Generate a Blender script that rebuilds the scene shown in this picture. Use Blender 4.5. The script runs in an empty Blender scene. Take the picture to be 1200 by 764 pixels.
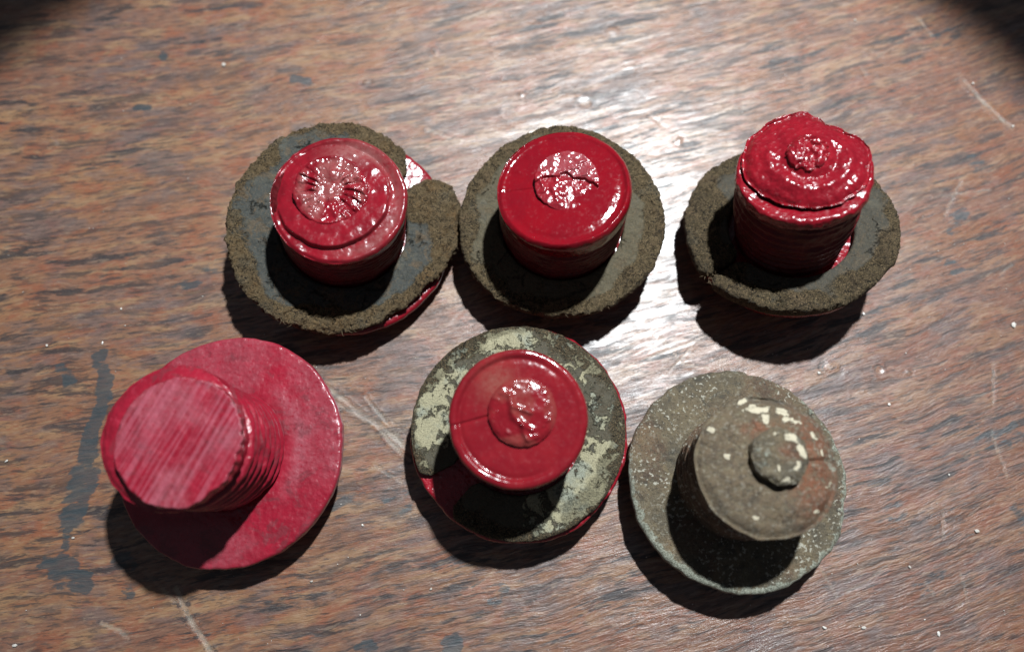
import bpy, math, random
import numpy as np
from mathutils import Vector, Matrix

S = 0.00013            # metres per design unit (one unit = one photo pixel at the table, about 0.13 mm)
F_PX, TILT = 860.0, math.radians(15)
scene = bpy.context.scene
COL = scene.collection

# ------------------------------------------------------------------ camera
CAM = np.array([0.0, -F_PX*math.sin(TILT), F_PX*math.cos(TILT)])
cd = bpy.data.cameras.new("camera"); cam = bpy.data.objects.new("camera", cd); COL.objects.link(cam)
cam.location = Vector(CAM*S); cam.rotation_euler = (TILT, 0, 0)
cd.sensor_width = 36; cd.sensor_fit = 'HORIZONTAL'; cd.lens = 36*F_PX/1200
cd.clip_start = 0.005; cd.clip_end = 20
cd.dof.use_dof = True; cd.dof.focus_distance = 790*S; cd.dof.aperture_fstop = 11
scene.camera = cam

def unproject(px, py, z=0.0):
    d = np.array([(px-600)/F_PX, -(py-382)/F_PX, -1.0])
    c, s = math.cos(TILT), math.sin(TILT)
    d = np.array([d[0], c*d[1]-s*d[2], s*d[1]+c*d[2]])
    return CAM + d*((z-CAM[2])/d[2])

# ------------------------------------------------------------------ world, lamp, exposure
world = bpy.data.worlds.new("World"); scene.world = world; world.use_nodes = True
bg = world.node_tree.nodes["Background"]
bg.inputs[0].default_value = (0.75, 0.85, 1.0, 1); bg.inputs[1].default_value = 0.075

LAMP = np.array([455.0, 910.0, 2100.0])
# the torch's cone: its edge passes the four table points where the photo falls to dark
edge = [unproject(*p) for p in ((0, 88), (130, 0), (1065, 0), (1200, 112))]
V = np.array([(e-LAMP)/np.linalg.norm(e-LAMP) for e in edge])
nvec = np.linalg.lstsq(V, np.ones(len(V)), rcond=None)[0]
half = math.acos(min(0.999, 1/np.linalg.norm(nvec)))
ld = bpy.data.lights.new("torch_lamp", 'SPOT'); lamp = bpy.data.objects.new("torch_lamp", ld); COL.objects.link(lamp)
lamp.location = Vector(LAMP*S)
lamp.rotation_euler = Vector(nvec).to_track_quat('-Z', 'Y').to_euler()
ld.energy = 7.6; ld.color = (0.89, 0.965, 1.0); ld.shadow_soft_size = 42*S
ld.spot_size = 2*half*1.035; ld.spot_blend = 0.10
print("spot half angle", math.degrees(half), nvec)

scene.view_settings.view_transform = 'Standard'; scene.view_settings.look = 'None'
scene.view_settings.exposure = 0; scene.view_settings.gamma = 1
scene.cycles.use_denoising = True

# ------------------------------------------------------------------ noise on arrays
def _hash(ix, iy, iz, seed):
    h = (ix*374761393 + iy*668265263 + iz*2147483647 + seed*1274126177) & 0xFFFFFFFF
    h = ((h ^ (h >> 13))*1274126177) & 0xFFFFFFFF
    h = ((h ^ (h >> 16))*2246822519) & 0xFFFFFFFF
    return ((h ^ (h >> 15)) & 0xFFFFFF)/float(0xFFFFFF)
def vnoise(x, y, z, seed=0):
    x, y, z = np.broadcast_arrays(np.asarray(x, float), np.asarray(y, float), np.asarray(z, float))
    xi, yi, zi = np.floor(x).astype(np.int64), np.floor(y).astype(np.int64), np.floor(z).astype(np.int64)
    fx, fy, fz = x-xi, y-yi, z-zi
    fx, fy, fz = fx*fx*(3-2*fx), fy*fy*(3-2*fy), fz*fz*(3-2*fz)
    r = 0
    for dx in (0, 1):
        for dy in (0, 1):
            for dz in (0, 1):
                w = (fx if dx else 1-fx)*(fy if dy else 1-fy)*(fz if dz else 1-fz)
                r = r + w*_hash(xi+dx, yi+dy, zi+dz, seed)
    return r*2-1
def fbm(x, y, z, oct=4, seed=0, gain=0.5):
    r, a, f, t = 0, 1.0, 1.0, 0.0
    for o in range(oct):
        r = r + a*vnoise(np.asarray(x)*f+17.3*o, np.asarray(y)*f-9.1*o, np.asarray(z)*f+3.7*o, seed+o*31)
        t += a; a *= gain; f *= 2.03
    return r/t*1.5
def sst(a, b, x):
    t = np.clip((x-a)/(b-a), 0, 1); return t*t*(3-2*t)
def seg(x, y, x0, y0, x1, y1):
    dx, dy = x1-x0, y1-y0
    t = np.clip(((x-x0)*dx+(y-y0)*dy)/(dx*dx+dy*dy), 0, 1)
    return np.hypot(x-x0-t*dx, y-y0-t*dy)
def poly_d(x, y, pts):
    d = 1e9
    for (a, b), (c, e) in zip(pts[:-1], pts[1:]): d = np.minimum(d, seg(x, y, a, b, c, e))
    return d

# ------------------------------------------------------------------ mesh helpers (units -> metres)
def link_mesh(name, verts, faces, mat, parent=None, attrs=None, smooth=True):
    me = bpy.data.meshes.new(name)
    me.from_pydata((np.asarray(verts)*S).tolist(), [], faces); me.update()
    if smooth: me.polygons.foreach_set('use_smooth', [True]*len(me.polygons))
    for k, v in (attrs or {}).items():
        a = me.attributes.new(k, 'FLOAT', 'POINT'); a.data.foreach_set('value', np.asarray(v, dtype=np.float32).ravel())
    me.materials.append(mat)
    o = bpy.data.objects.new(name, me); COL.objects.link(o)
    if parent: o.parent = parent
    return o
def grid_faces(n, m, wrap):
    i = np.arange(n-1)[:, None]; j = np.arange(m if wrap else m-1)[None, :]
    j2 = (j+1) % m
    return np.stack([i*m+j, i*m+j2, (i+1)*m+j2, (i+1)*m+j], -1).reshape(-1, 4).tolist()
def lathe_grid(name, P, mat, parent=None, attrs=None, cap_start=False, cap_end=True):
    """P is (n, m, 3), rings running round; the last ring is closed with a fan"""
    n, m = P.shape[:2]
    verts = P.reshape(-1, 3); faces = grid_faces(n, m, True)
    at = {k: np.asarray(v, float).reshape(-1) for k, v in (attrs or {}).items()}
    for ring, flag, flip in ((n-1, cap_end, False), (0, cap_start, True)):
        if flag:
            verts = np.vstack([verts, P[ring].mean(0)]); c = len(verts)-1; b = ring*m
            for k in at: at[k] = np.append(at[k], at[k][b])
            for j in range(m):
                f = [b+j, b+(j+1) % m, c]
                faces.append(f[::-1] if flip else f)
    return link_mesh(name, verts, faces, mat, parent, at)
def ring_path(path, m):
    path = np.array(path, float); th = np.linspace(0, 2*np.pi, m, endpoint=False)
    r, z = path[:, 0][:, None], path[:, 1][:, None]
    return r*np.cos(th), r*np.sin(th), z+0*th, th+0*r
def resample(pts, step):
    out = []
    for (a, b), (c, d) in zip(pts[:-1], pts[1:]):
        k = max(1, int(math.hypot(c-a, d-b)/step))
        for i in range(k): out.append((a+(c-a)*i/k, b+(d-b)*i/k))
    out.append(pts[-1]); return out

# ------------------------------------------------------------------ shader helpers
class G:
    def __init__(s, name):
        s.m = bpy.data.materials.new(name); s.m.use_nodes = True; s.t = s.m.node_tree
        s.b = s.t.nodes["Principled BSDF"]
        tc = s.t.nodes.new('ShaderNodeTexCoord')
        s.co = s.mp(tc.outputs['Object'], (1/S, 1/S, 1/S))
    def lk(s, v, sock):
        if isinstance(v, bpy.types.NodeSocket): s.t.links.new(v, sock)
        elif isinstance(v, (tuple, list)) and sock.type == 'RGBA': sock.default_value = (*v[:3], 1)
        else: sock.default_value = v
    def mp(s, v, scale=(1, 1, 1), rot=(0, 0, 0), loc=(0, 0, 0)):
        n = s.t.nodes.new('ShaderNodeMapping'); s.lk(v, n.inputs[0])
        n.inputs['Scale'].default_value = scale; n.inputs['Rotation'].default_value = rot; n.inputs['Location'].default_value = loc
        return n.outputs[0]
    def nz(s, v, sc, det=4, ro=0.55, dist=0.0):
        n = s.t.nodes.new('ShaderNodeTexNoise'); s.lk(v, n.inputs['Vector'])
        n.inputs['Scale'].default_value = sc; n.inputs['Detail'].default_value = det
        n.inputs['Roughness'].default_value = ro; n.inputs['Distortion'].default_value = dist
        return n.outputs['Fac']
    def vor(s, v, sc, feat='F1', rnd=1.0):
        n = s.t.nodes.new('ShaderNodeTexVoronoi'); n.feature = feat; s.lk(v, n.inputs['Vector'])
        n.inputs['Scale'].default_value = sc; n.inputs['Randomness'].default_value = rnd
        return n.outputs['Distance']
    def ma(s, op, a, b=0.0, c=0.0, clamp=False):
        n = s.t.nodes.new('ShaderNodeMath'); n.operation = op; n.use_clamp = clamp
        s.lk(a, n.inputs[0]); s.lk(b, n.inputs[1])
        if len(n.inputs) > 2: s.lk(c, n.inputs[2])
        return n.outputs[0]
    def st(s, v, a, b, lo=0.0, hi=1.0):
        n = s.t.nodes.new('ShaderNodeMapRange'); n.interpolation_type = 'SMOOTHSTEP'; s.lk(v, n.inputs['Value'])
        for k, q in (('From Min', a), ('From Max', b), ('To Min', lo), ('To Max', hi)): n.inputs[k].default_value = q
        return n.outputs[0]
    def mix(s, f, a, b, mode='MIX'):
        n = s.t.nodes.new('ShaderNodeMix'); n.data_type = 'RGBA'; n.blend_type = mode
        s.lk(f, n.inputs[0]); s.lk(a, n.inputs[6]); s.lk(b, n.inputs[7]); return n.outputs[2]
    def at(s, name):
        n = s.t.nodes.new('ShaderNodeAttribute'); n.attribute_name = name; return n.outputs['Fac']
    def xyz(s, v):
        n = s.t.nodes.new('ShaderNodeSeparateXYZ'); s.lk(v, n.inputs[0]); return n.outputs
    def vec(s, x, y, z):
        n = s.t.nodes.new('ShaderNodeCombineXYZ'); s.lk(x, n.inputs[0]); s.lk(y, n.inputs[1]); s.lk(z, n.inputs[2]); return n.outputs[0]
    def bump(s, h, amp, prev=None, strength=1.0):
        n = s.t.nodes.new('ShaderNodeBump'); s.lk(h, n.inputs['Height']); n.inputs['Distance'].default_value = amp*S
        n.inputs['Strength'].default_value = strength
        if prev is not None: s.lk(prev, n.inputs['Normal'])
        return n.outputs[0]
    def done(s, col, rough, normal=None, **kw):
        s.lk(col, s.b.inputs['Base Color']); s.lk(rough, s.b.inputs['Roughness'])
        if normal is not None: s.lk(normal, s.b.inputs['Normal'])
        for k, v in kw.items(): s.lk(v, s.b.inputs[k.replace('_', ' ')])
        return s.m

def red_paint(name, seed=0, deep=(0.34, 0.010, 0.020), dark=(0.14, 0.004, 0.010), pale=(0.42, 0.17, 0.17),
              rough=0.22, amp=0.5, pale_amt=0.25, grain=0.16, stripe=0.0, spec=0.5):
    g = G(name); v = g.mp(g.co, loc=(seed*31.7, seed*13.1, seed*7.7))
    a = g.nz(v, 0.035, 5, 0.6); b = g.nz(v, 0.22, 5, 0.65); c = g.nz(v, 0.9, 3, 0.6)
    col = g.mix(g.st(a, 0.38, 0.66), dark, deep)
    col = g.mix(0.5, col, deep)
    pm = g.ma('ADD', g.ma('MULTIPLY', g.st(b, 0.58, 0.72), pale_amt), g.ma('MULTIPLY', g.at('wear'), g.st(b, 0.18, 0.55)), clamp=True)
    col = g.mix(pm, col, pale)
    col = g.mix(g.ma('MULTIPLY', g.st(c, 0.60, 0.72), 0.45), col, (0.07, 0.03, 0.03))
    hb = g.nz(g.mp(v, loc=(7, 7, 7)), 0.14, 2, 0.45)
    h = g.ma('ADD', g.ma('MULTIPLY', hb, 1.5), g.ma('MULTIPLY', b, 0.12))
    r = g.st(b, 0.3, 0.7, rough, rough+0.14)
    if stripe:
        gm = g.nz(g.mp(v, loc=(3, 90, 0)), 0.045, 6, 0.72, 0.6)
        col = g.mix(g.ma('MULTIPLY', g.st(gm, 0.52, 0.64), 0.6), col, (0.135, 0.028, 0.035))
        col = g.mix(g.ma('MULTIPLY', g.st(gm, 0.42, 0.33), 0.45), col, (0.37, 0.035, 0.06))
        rot = g.mp(v, (1, 1, 1), (0, 0, math.radians(-62)))
        sp = g.mp(rot, (0.010, 0.26, 0.1))
        sn = g.nz(sp, 1.0, 5, 0.65)
        on_top = g.at('top')
        k = g.ma('MULTIPLY', g.st(sn, 0.42, 0.62), on_top)
        col = g.mix(g.ma('MULTIPLY', k, 0.55), col, (0.40, 0.10, 0.135))
        h = g.ma('ADD', h, g.ma('MULTIPLY', g.ma('MULTIPLY', sn, on_top), stripe))
    n = g.bump(h, amp*3.0)
    return g.done(col, r, n, Coat_Weight=0.15, Coat_Roughness=0.08, Specular_IOR_Level=spec)

def rubber(name, seed=0, core=(0.045, 0.055, 0.058), rim=(0.085, 0.065, 0.042), rust=(0.13, 0.075, 0.035), crust=0.0):
    g = G(name); v = g.mp(g.co, loc=(seed*19.7, seed*11.1, seed*3.7))
    a = g.nz(v, 0.03, 5, 0.6); b = g.nz(v, 0.2, 6, 0.7, 0.6); c = g.nz(v, 0.75, 4, 0.7)
    rm = g.ma('ADD', g.at('rim'), g.ma('MULTIPLY', g.ma('SUBTRACT', b, 0.5), 0.9), clamp=True)
    col = g.mix(g.st(rm, 0.35, 0.6), core, rim)
    col = g.mix(g.ma('MULTIPLY', g.st(a, 0.5, 0.68), g.ma('MULTIPLY', rm, 0.8)), col, rust)
    rmk = g.st(rm, 0.2, 0.6, 0.22, 1.0)
    col = g.mix(g.ma('MULTIPLY', g.st(g.nz(v, 0.05, 6, 0.7, 1.0), 0.52, 0.60), 0.35), col, tuple(q*0.7 for q in rust))
    col = g.mix(g.ma('MULTIPLY', g.st(a, 0.46, 0.34), 0.5), col, (0.085, 0.080, 0.062))
    w = g.nz(g.mp(v, loc=(50, 9, 3)), 0.15, 6, 0.75, 2.0)
    col = g.mix(g.ma('MULTIPLY', g.ma('MULTIPLY', g.st(w, 0.50, 0.58), 0.95), rmk), col, (0.010, 0.009, 0.008))
    col = g.mix(g.ma('MULTIPLY', g.ma('MULTIPLY', g.st(c, 0.50, 0.38), 0.8), rmk), col, (0.30, 0.205, 0.11))
    cr = g.vor(g.mp(v, loc=(0, 40, 0)), 0.035, 'DISTANCE_TO_EDGE')
    crk = g.ma('MULTIPLY', g.st(g.ma('ADD', cr, g.ma('MULTIPLY', g.ma('SUBTRACT', w, 0.5), 0.5)), 0.03, -0.01), g.st(a, 0.53, 0.60))
    col = g.mix(g.ma('MULTIPLY', crk, 0.6), col, (0.008, 0.008, 0.008))
    h = g.ma('ADD', g.ma('MULTIPLY', g.ma('ADD', b, g.ma('MULTIPLY', c, 0.6)), rmk), g.ma('MULTIPLY', g.ma('MULTIPLY', w, rmk), -1.8))
    h = g.ma('SUBTRACT', h, g.ma('MULTIPLY', crk, 0.8))
    if crust:
        cm = g.st(g.ma('ADD', g.at('wear'), g.ma('MULTIPLY', g.ma('SUBTRACT', g.nz(v, 0.075, 7, 0.72, 0.5), 0.5), 3.2)), 0.50, 0.62)
        cc = g.mix(g.st(a, 0.48, 0.66), (0.40, 0.355, 0.225), (0.30, 0.31, 0.245))
        cc = g.mix(g.ma('MULTIPLY', g.st(c, 0.45, 0.62), 0.7), cc, (0.13, 0.12, 0.08))
        col = g.mix(g.ma('MULTIPLY', cm, crust), col, cc)
        h = g.ma('ADD', h, g.ma('MULTIPLY', cm, 0.8))
    n = g.bump(h, 3.4)
    return g.done(col, g.ma('ADD', g.st(b, 0.3, 0.7, 0.42, 0.62), g.ma('MULTIPLY', rmk, 0.2)), n, Specular_IOR_Level=0.22)

def corroded(name, seed=0):
    g = G(name); v = g.mp(g.co, loc=(seed*23.7, seed*5.1, seed*9.7))
    a = g.nz(v, 0.022, 5, 0.6); b = g.nz(v, 0.16, 6, 0.7); c = g.nz(v, 0.55, 4, 0.7); d = g.nz(v, 0.28, 3, 0.5)
    col = g.mix(g.st(a, 0.35, 0.65), (0.095, 0.076, 0.050), (0.150, 0.112, 0.066))
    col = g.mix(g.ma('MULTIPLY', g.st(b, 0.48, 0.36), 0.5), col, (0.21, 0.175, 0.115))
    e = g.nz(v, 0.055, 7, 0.75, 0.8)
    col = g.mix(g.ma('MULTIPLY', g.st(e, 0.50, 0.64), 0.75), col, (0.045, 0.040, 0.030))
    col = g.mix(g.ma('MULTIPLY', g.st(e, 0.46, 0.34), 0.6), col, (0.20, 0.155, 0.085))
    col = g.mix(g.ma('MULTIPLY', g.at('rust'), g.st(b, 0.3, 0.6)), col, (0.20, 0.070, 0.032))
    col = g.mix(g.ma('MULTIPLY', g.st(c, 0.52, 0.66), 0.8), col, (0.045, 0.036, 0.026))
    speck = g.ma('MULTIPLY', g.st(d, 0.58, 0.64), g.at('speck'))
    col = g.mix(speck, col, (0.46, 0.43, 0.35))
    teal = g.st(g.ma('ADD', g.at('teal'), g.ma('MULTIPLY', g.ma('SUBTRACT', b, 0.5), 2.4)), 0.62, 0.80)
    col = g.mix(g.ma('MULTIPLY', teal, 0.8), col, g.mix(g.st(c, 0.4, 0.6), (0.37, 0.38, 0.31), (0.16, 0.165, 0.125)))
    cream = g.st(g.ma('ADD', g.at('wear'), g.ma('MULTIPLY', g.ma('SUBTRACT', g.nz(v, 0.11, 5, 0.6), 0.5), 2.0)), 0.52, 0.60)
    col = g.mix(cream, col, (0.60, 0.52, 0.38))
    h = g.ma('ADD', g.ma('ADD', b, g.ma('MULTIPLY', c, 0.7)), g.ma('MULTIPLY', cream, 0.8))
    n = g.bump(h, 2.6)
    return g.done(col, g.st(c, 0.35, 0.65, 0.62, 0.38), n, Specular_IOR_Level=0.5)

def table_wood():
    g = G("old_varnished_wood")
    x, y, z = g.xyz(g.co)
    wv = g.nz(g.co, 0.006, 3, 0.5); wf = g.nz(g.co, 0.05, 3, 0.5)
    vy = g.ma('SUBTRACT', y, g.ma('ADD', g.ma('MULTIPLY', x, 0.23), g.ma('MULTIPLY', g.ma('MULTIPLY', x, x), 0.00009)))
    vy = g.ma('ADD', vy, g.ma('MULTIPLY', wv, 28.0)); vy = g.ma('ADD', vy, g.ma('MULTIPLY', wf, 2.0))
    uv = g.vec(x, vy, z)
    big = g.nz(g.mp(uv, (0.0030, 0.014, 1)), 1.0, 4, 0.6)
    band = g.nz(g.mp(uv, (0.010, 0.050, 1)), 1.0, 5, 0.62)
    pore = g.nz(g.mp(uv, (0.0125, 0.088, 1), loc=(5, 3, 0)), 1.0, 5, 0.62, 0.0)
    fine = g.nz(g.mp(uv, (0.060, 0.26, 1), loc=(1, 8, 0)), 1.0, 4, 0.65)
    mott = g.nz(g.mp(uv, (0.022, 0.045, 1)), 1.0, 5, 0.62); cool = g.nz(g.mp(g.co, (1, 1, 1), loc=(300, 70, 0)), 0.0085, 4, 0.6)
    col = g.mix(g.st(big, 0.36, 0.64), (0.235, 0.108, 0.056), (0.185, 0.090, 0.060))
    col = g.mix(g.ma('MULTIPLY', g.st(band, 0.50, 0.62), 0.75), col, (0.27, 0.155, 0.082))
    col = g.mix(g.ma('MULTIPLY', g.st(mott, 0.52, 0.62), 0.7), col, (0.23, 0.078, 0.042))
    col = g.mix(g.ma('MULTIPLY', g.st(mott, 0.47, 0.36), 0.6), col, (0.140, 0.090, 0.075))
    falloff_tint = g.st(g.ma('ADD', g.ma('ADD', x, g.ma('MULTIPLY', y, -0.7)), g.ma('MULTIPLY', big, 500.0)), 150.0, 900.0)  # wood tinted darker and redder to right and bottom, painting in light falloff
    col = g.mix(g.ma('MULTIPLY', falloff_tint, 0.5), col, (0.145, 0.060, 0.042))
    bm = g.ma('MULTIPLY', g.st(cool, 0.47, 0.58), g.st(band, 0.54, 0.44))
    col = g.mix(g.ma('MULTIPLY', bm, 0.45), col, (0.085, 0.088, 0.098))
    pore2 = g.nz(g.mp(uv, (0.006, 0.055, 1), loc=(44, 3, 0)), 1.0, 5, 0.6, 0.2)
    pore3 = g.nz(g.mp(uv, (0.028, 0.26, 1), loc=(4, 33, 0)), 1.0, 3, 0.6, 0.2)
    patch = g.st(g.nz(g.mp(uv, (0.004, 0.010, 1), loc=(14, 6, 0)), 1.0, 3, 0.5), 0.38, 0.60)
    pm = g.ma('MULTIPLY', g.st(pore, 0.53, 0.61), g.ma('ADD', g.ma('MULTIPLY', patch, 0.55), 0.45))
    pm = g.ma('MAXIMUM', pm, g.ma('MULTIPLY', g.st(pore2, 0.58, 0.66), 0.8))
    pm = g.ma('MAXIMUM', pm, g.ma('MULTIPLY', g.st(pore3, 0.57, 0.66), 0.8))
    col = g.mix(g.ma('MULTIPLY', pm, 0.92), col, (0.028, 0.024, 0.026))
    col = g.mix(g.ma('MULTIPLY', g.st(fine, 0.53, 0.63), 0.6), col, (0.07, 0.05, 0.042))
    col = g.mix(g.ma('MULTIPLY', g.st(fine, 0.46, 0.34), 0.25), col, (0.38, 0.26, 0.17))
    sm = g.st(g.ma('ADD', g.at('stain'), g.ma('MULTIPLY', g.ma('SUBTRACT', g.nz(g.mp(uv, (0.03, 0.09, 1)), 1.0, 5, 0.65), 0.5), 2.6)), 0.46, 0.78)
    col = g.mix(g.ma('MULTIPLY', sm, 0.78), col, (0.035, 0.050, 0.058))
    sc = g.at('scratch')
    col = g.mix(g.ma('MULTIPLY', sc, 0.6), col, (0.42, 0.36, 0.29))
    wav = g.nz(g.mp(uv, (0.016, 0.075, 1)), 1.0, 4, 0.55); pit = g.nz(g.mp(uv, (0.05, 0.30, 1), loc=(9, 1, 0)), 1.0, 4, 0.7)
    h = g.ma('ADD', g.ma('MULTIPLY', pore, -0.35), g.ma('MULTIPLY', band, 0.35))
    h = g.ma('ADD', h, g.ma('MULTIPLY', wav, 0.5))
    h = g.ma('ADD', h, g.ma('MULTIPLY', pit, 0.6))
    n = g.bump(h, 2.0)
    r = g.st(g.nz(g.co, 0.03, 4, 0.6), 0.35, 0.65, 0.30, 0.40)
    r = g.ma('ADD', r, g.ma('MULTIPLY', pm, 0.12))
    # the varnish is worn through along pores and in patches
    cw = g.ma('MULTIPLY', g.st(fine, 0.38, 0.60, 0.95, 0.35), g.st(pm, 0.0, 0.8, 1.0, 0.35))
    cw = g.ma('MULTIPLY', cw, g.st(g.nz(g.mp(uv, (0.008, 0.02, 1), loc=(77, 5, 0)), 1.0, 5, 0.65), 0.36, 0.62, 0.55, 1.15), clamp=True)
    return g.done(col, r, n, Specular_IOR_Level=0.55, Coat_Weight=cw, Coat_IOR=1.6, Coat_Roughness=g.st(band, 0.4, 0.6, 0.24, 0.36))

def fibre_mat(name, col):
    g = G(name); a = g.nz(g.co, 0.2, 2)
    return g.done(g.mix(a, col, tuple(c*0.4 for c in col)), 0.8)

# ------------------------------------------------------------------ the table top
def spaced(lo, hi, step, out):
    inner = np.arange(lo, hi+step, step)
    g = step; a = [lo]; b = [inner[-1]]
    while a[-1] > -out: g *= 1.25; a.append(a[-1]-g); b.append(b[-1]+g)
    return np.array(a[:0:-1]+list(inner)+b[1:])
xs = spaced(-800, 800, 2.2, 2600); ys = spaced(-460, 540, 2.2, 2600)
X, Y = np.meshgrid(xs, ys)
grain_v = Y-0.23*X-0.00009*X*X
H = 0.4*fbm(X*0.012, grain_v*0.05, 0, 4, 5)+0.18*fbm(X*0.04, grain_v*0.2, 0, 3, 9)
stain = np.zeros_like(X); scr = np.zeros_like(X)
def T(px, py): p = unproject(px, py, 0); return p[0], p[1]
def wob(seed): return 6*fbm(X*0.05, Y*0.05, 0, 3, seed), 6*fbm(X*0.05, Y*0.05, 4, 3, seed+1)
wx, wy = wob(40)
for pts, w, s in (([(118, 415), (122, 470), (104, 520), (98, 560)], 9, 1.0), ([(98, 560), (86, 600)], 17, 1.0), ([(70, 430), (80, 445)], 7, .8),
                  ([(82, 600), (80, 640)], 6, .8), ([(70, 672), (92, 678)], 17, 1.0), ([(52, 660), (64, 664)], 7, .8),
                  ([(145, 690), (150, 694)], 9, .9), ([(140, 655), (150, 660)], 10, .7), ([(160, 128), (168, 128)], 7, 1.0), ([(190, 66), (192, 67)], 7, .9),
                  ([(345, 90), (362, 92)], 6, .9), ([(524, 750), (530, 758)], 11, .9), ([(425, 758), (438, 762)], 8, .8), ([(580, 700), (592, 692)], 9, .7),
                  ([(1112, 310), (1125, 318)], 10, .6), ([(1140, 185), (1150, 200)], 12, .6), ([(1045, 595), (1060, 600)], 13, .5),
                  ([(1080, 690), (1120, 672)], 11, .5), ([(1150, 520), (1190, 508)], 12, .6), ([(460, 575), (475, 590)], 12, .6),
                  ([(1115, 270), (1130, 250)], 10, .6), ([(1100, 40), (1120, 35)], 11, .5), ([(380, 590), (420, 580)], 10, .55),
                  ([(200, 340), (250, 315)], 10, .55), ([(1200, 620), (1195, 600)], 10, .6), ([(905, 690), (890, 705)], 9, .5)):
    q = [T(*p) for p in pts]
    d = poly_d(X+wx, Y+wy, q)
    stain = np.maximum(stain, s*(1-sst(w*0.55, w*1.5, d)))
for pts, w, s in (([(385, 455), (420, 482), (450, 500), (482, 530)], 2.4, 1), ([(390, 470), (440, 497), (480, 540)], 1.8, .8),
                  ([(430, 465), (458, 500), (485, 528)], 1.5, .7), ([(440, 545), (470, 565)], 1.6, .6),
                  ([(205, 690), (222, 724), (240, 752), (252, 770)], 2.2, .8), ([(170, 670), (205, 706)], 1.5, .5),
                  ([(118, 730), (140, 738), (150, 748)], 1.7, .6), ([(1130, 95), (1150, 118), (1186, 150)], 2.2, .8),
                  ([(1095, 230), (1160, 222)], 1.4, .5), ([(775, 395), (800, 425), (830, 432)], 1.2, .6), ([(760, 420), (830, 392)], 1.2, .5),
                  ([(500, 152), (535, 166)], 2.2, .5), ([(780, 440), (812, 405)], 1.0, .5), ([(60, 160), (68, 168)], 2, .3),
                  ([(1075, 20), (1092, 42)], 2.0, .4), ([(1120, 470), (1180, 455)], 1.2, .3), ([(640, 700), (700, 690)], 1.2, .3)):
    d = poly_d(X+wx*0.25, Y+wy*0.25, [T(*p) for p in pts])
    k = (1-sst(w*0.5, w*1.6, d))*s*(0.45+0.55*sst(-0.3, 0.3, fbm(X*.06, Y*.06, 3, 2, 77)))
    scr = np.maximum(scr, k); H = H-0.6*k+0.4*s*np.exp(-((d-w*1.8)/w)**2)
srng = random.Random(12)
for _ in range(34):
    px, py = srng.uniform(430, 1180), srng.uniform(0, 760); an = srng.choice((-.5, .9, 1.2, -.9))+srng.gauss(0, .25); ln = srng.uniform(12, 60)
    q = [T(px, py), T(px+ln*.5*math.cos(an), py+ln*.5*math.sin(an)+srng.uniform(-3, 3)), T(px+ln*math.cos(an), py+ln*math.sin(an))]
    cx, cy = q[1]; near = (abs(X-cx) < 90) & (abs(Y-cy) < 90)
    d = poly_d(X[near], Y[near], q); k = np.exp(-(d/1.5)**2)
    H[near] -= .5*k*srng.uniform(.5, 1); scr[near] = np.maximum(scr[near], .30*k)
for px, py, r, a in ((685, 120, 10, -1.6), (510, 58, 10, 1.3), (597, 128, 12, -.5), (1030, 432, 7, -2), (975, 430, 10, 1.5), (1067, 435, 5, 2.0),
                     (795, 165, 6, 1.6), (718, 36, 10, 1.6), (290, 235, 6, 1.5), (610, 110, 5, 1.4), (430, 95, 5, 1.6), (450, 285, 7, 1.4)):
    cx, cy = T(px, py); d = np.hypot(X-cx+wx*.4, (Y-cy)+wy*.4)
    a *= .55
    H = H+a*np.exp(-(d/(r*.6))**2)-a*0.35*np.exp(-((d-r)/(r*.3))**2)
H = H-H[(abs(X) < 780) & (Y > -450) & (Y < 520)].max()
H = np.where((X < xs[0]+1) | (X > xs[-1]-1) | (Y < ys[0]+1) | (Y > ys[-1]-1), -4, H)
ny, nx = X.shape
wood = table_wood()
tv = np.stack([X, Y, H], -1).reshape(-1, 3); tf = grid_faces(ny, nx, False)
# sides and underside of the board
ringi = list(range(nx))+[i*nx+nx-1 for i in range(1, ny)]+[(ny-1)*nx+j for j in range(nx-2, -1, -1)]+[i*nx for i in range(ny-2, 0, -1)]
nb = len(tv); low = tv[ringi].copy(); low[:, 2] = -170
tv = np.vstack([tv, low]); L = len(ringi)
tf += [[ringi[(i+1) % L], ringi[i], nb+i, nb+(i+1) % L] for i in range(L)]; tf.append([nb+i for i in range(L)][::-1])
pad = np.zeros(L)
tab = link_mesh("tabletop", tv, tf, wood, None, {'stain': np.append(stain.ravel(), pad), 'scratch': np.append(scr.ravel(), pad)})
tab['kind'] = 'structure'; tab['label'] = 'worn varnished brown wooden table surface with dark grain flecks and ink stains'

# ------------------------------------------------------------------ the plugs
RS_H, RS_A, FT = 33.0, 92.0, 12.0          # domed head height and base radius, flange thickness
RS = (RS_A**2+RS_H**2)/(2*RS_H)
FZ = RS_H+FT                               # height of the flange's top face above the head's lowest point

def plug_root(fpx, cpx, length, meas_z):
    """place the plug so that its flange and its end face stand where the photo shows them"""
    fc = unproject(*fpx, meas_z)
    d = unproject(*cpx, 0)-CAM; d = d/np.linalg.norm(d)
    oc = CAM-fc; l = length-(meas_z-FZ)
    b = d@oc; c = oc@oc-l*l; disc = b*b-c
    t = -b-math.sqrt(max(disc, 0))
    cp = CAM+d*t; a = cp-fc; a = a/np.linalg.norm(a)
    root = fc-a*meas_z
    root[2] = RS-RS*a[2]
    # keep flange centre on its sight line after the height change
    z_now = root[2]+a[2]*meas_z; root[:2] = unproject(*fpx, z_now)[:2]-a[:2]*meas_z
    print("plug", fpx, "lean deg %.1f" % math.degrees(math.acos(a[2])), "ground", root.round(1))
    return root, a
def scale_at(px, py, z):
    return (unproject(px+50, py, z)[0]-unproject(px-50, py, z)[0])/100

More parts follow.
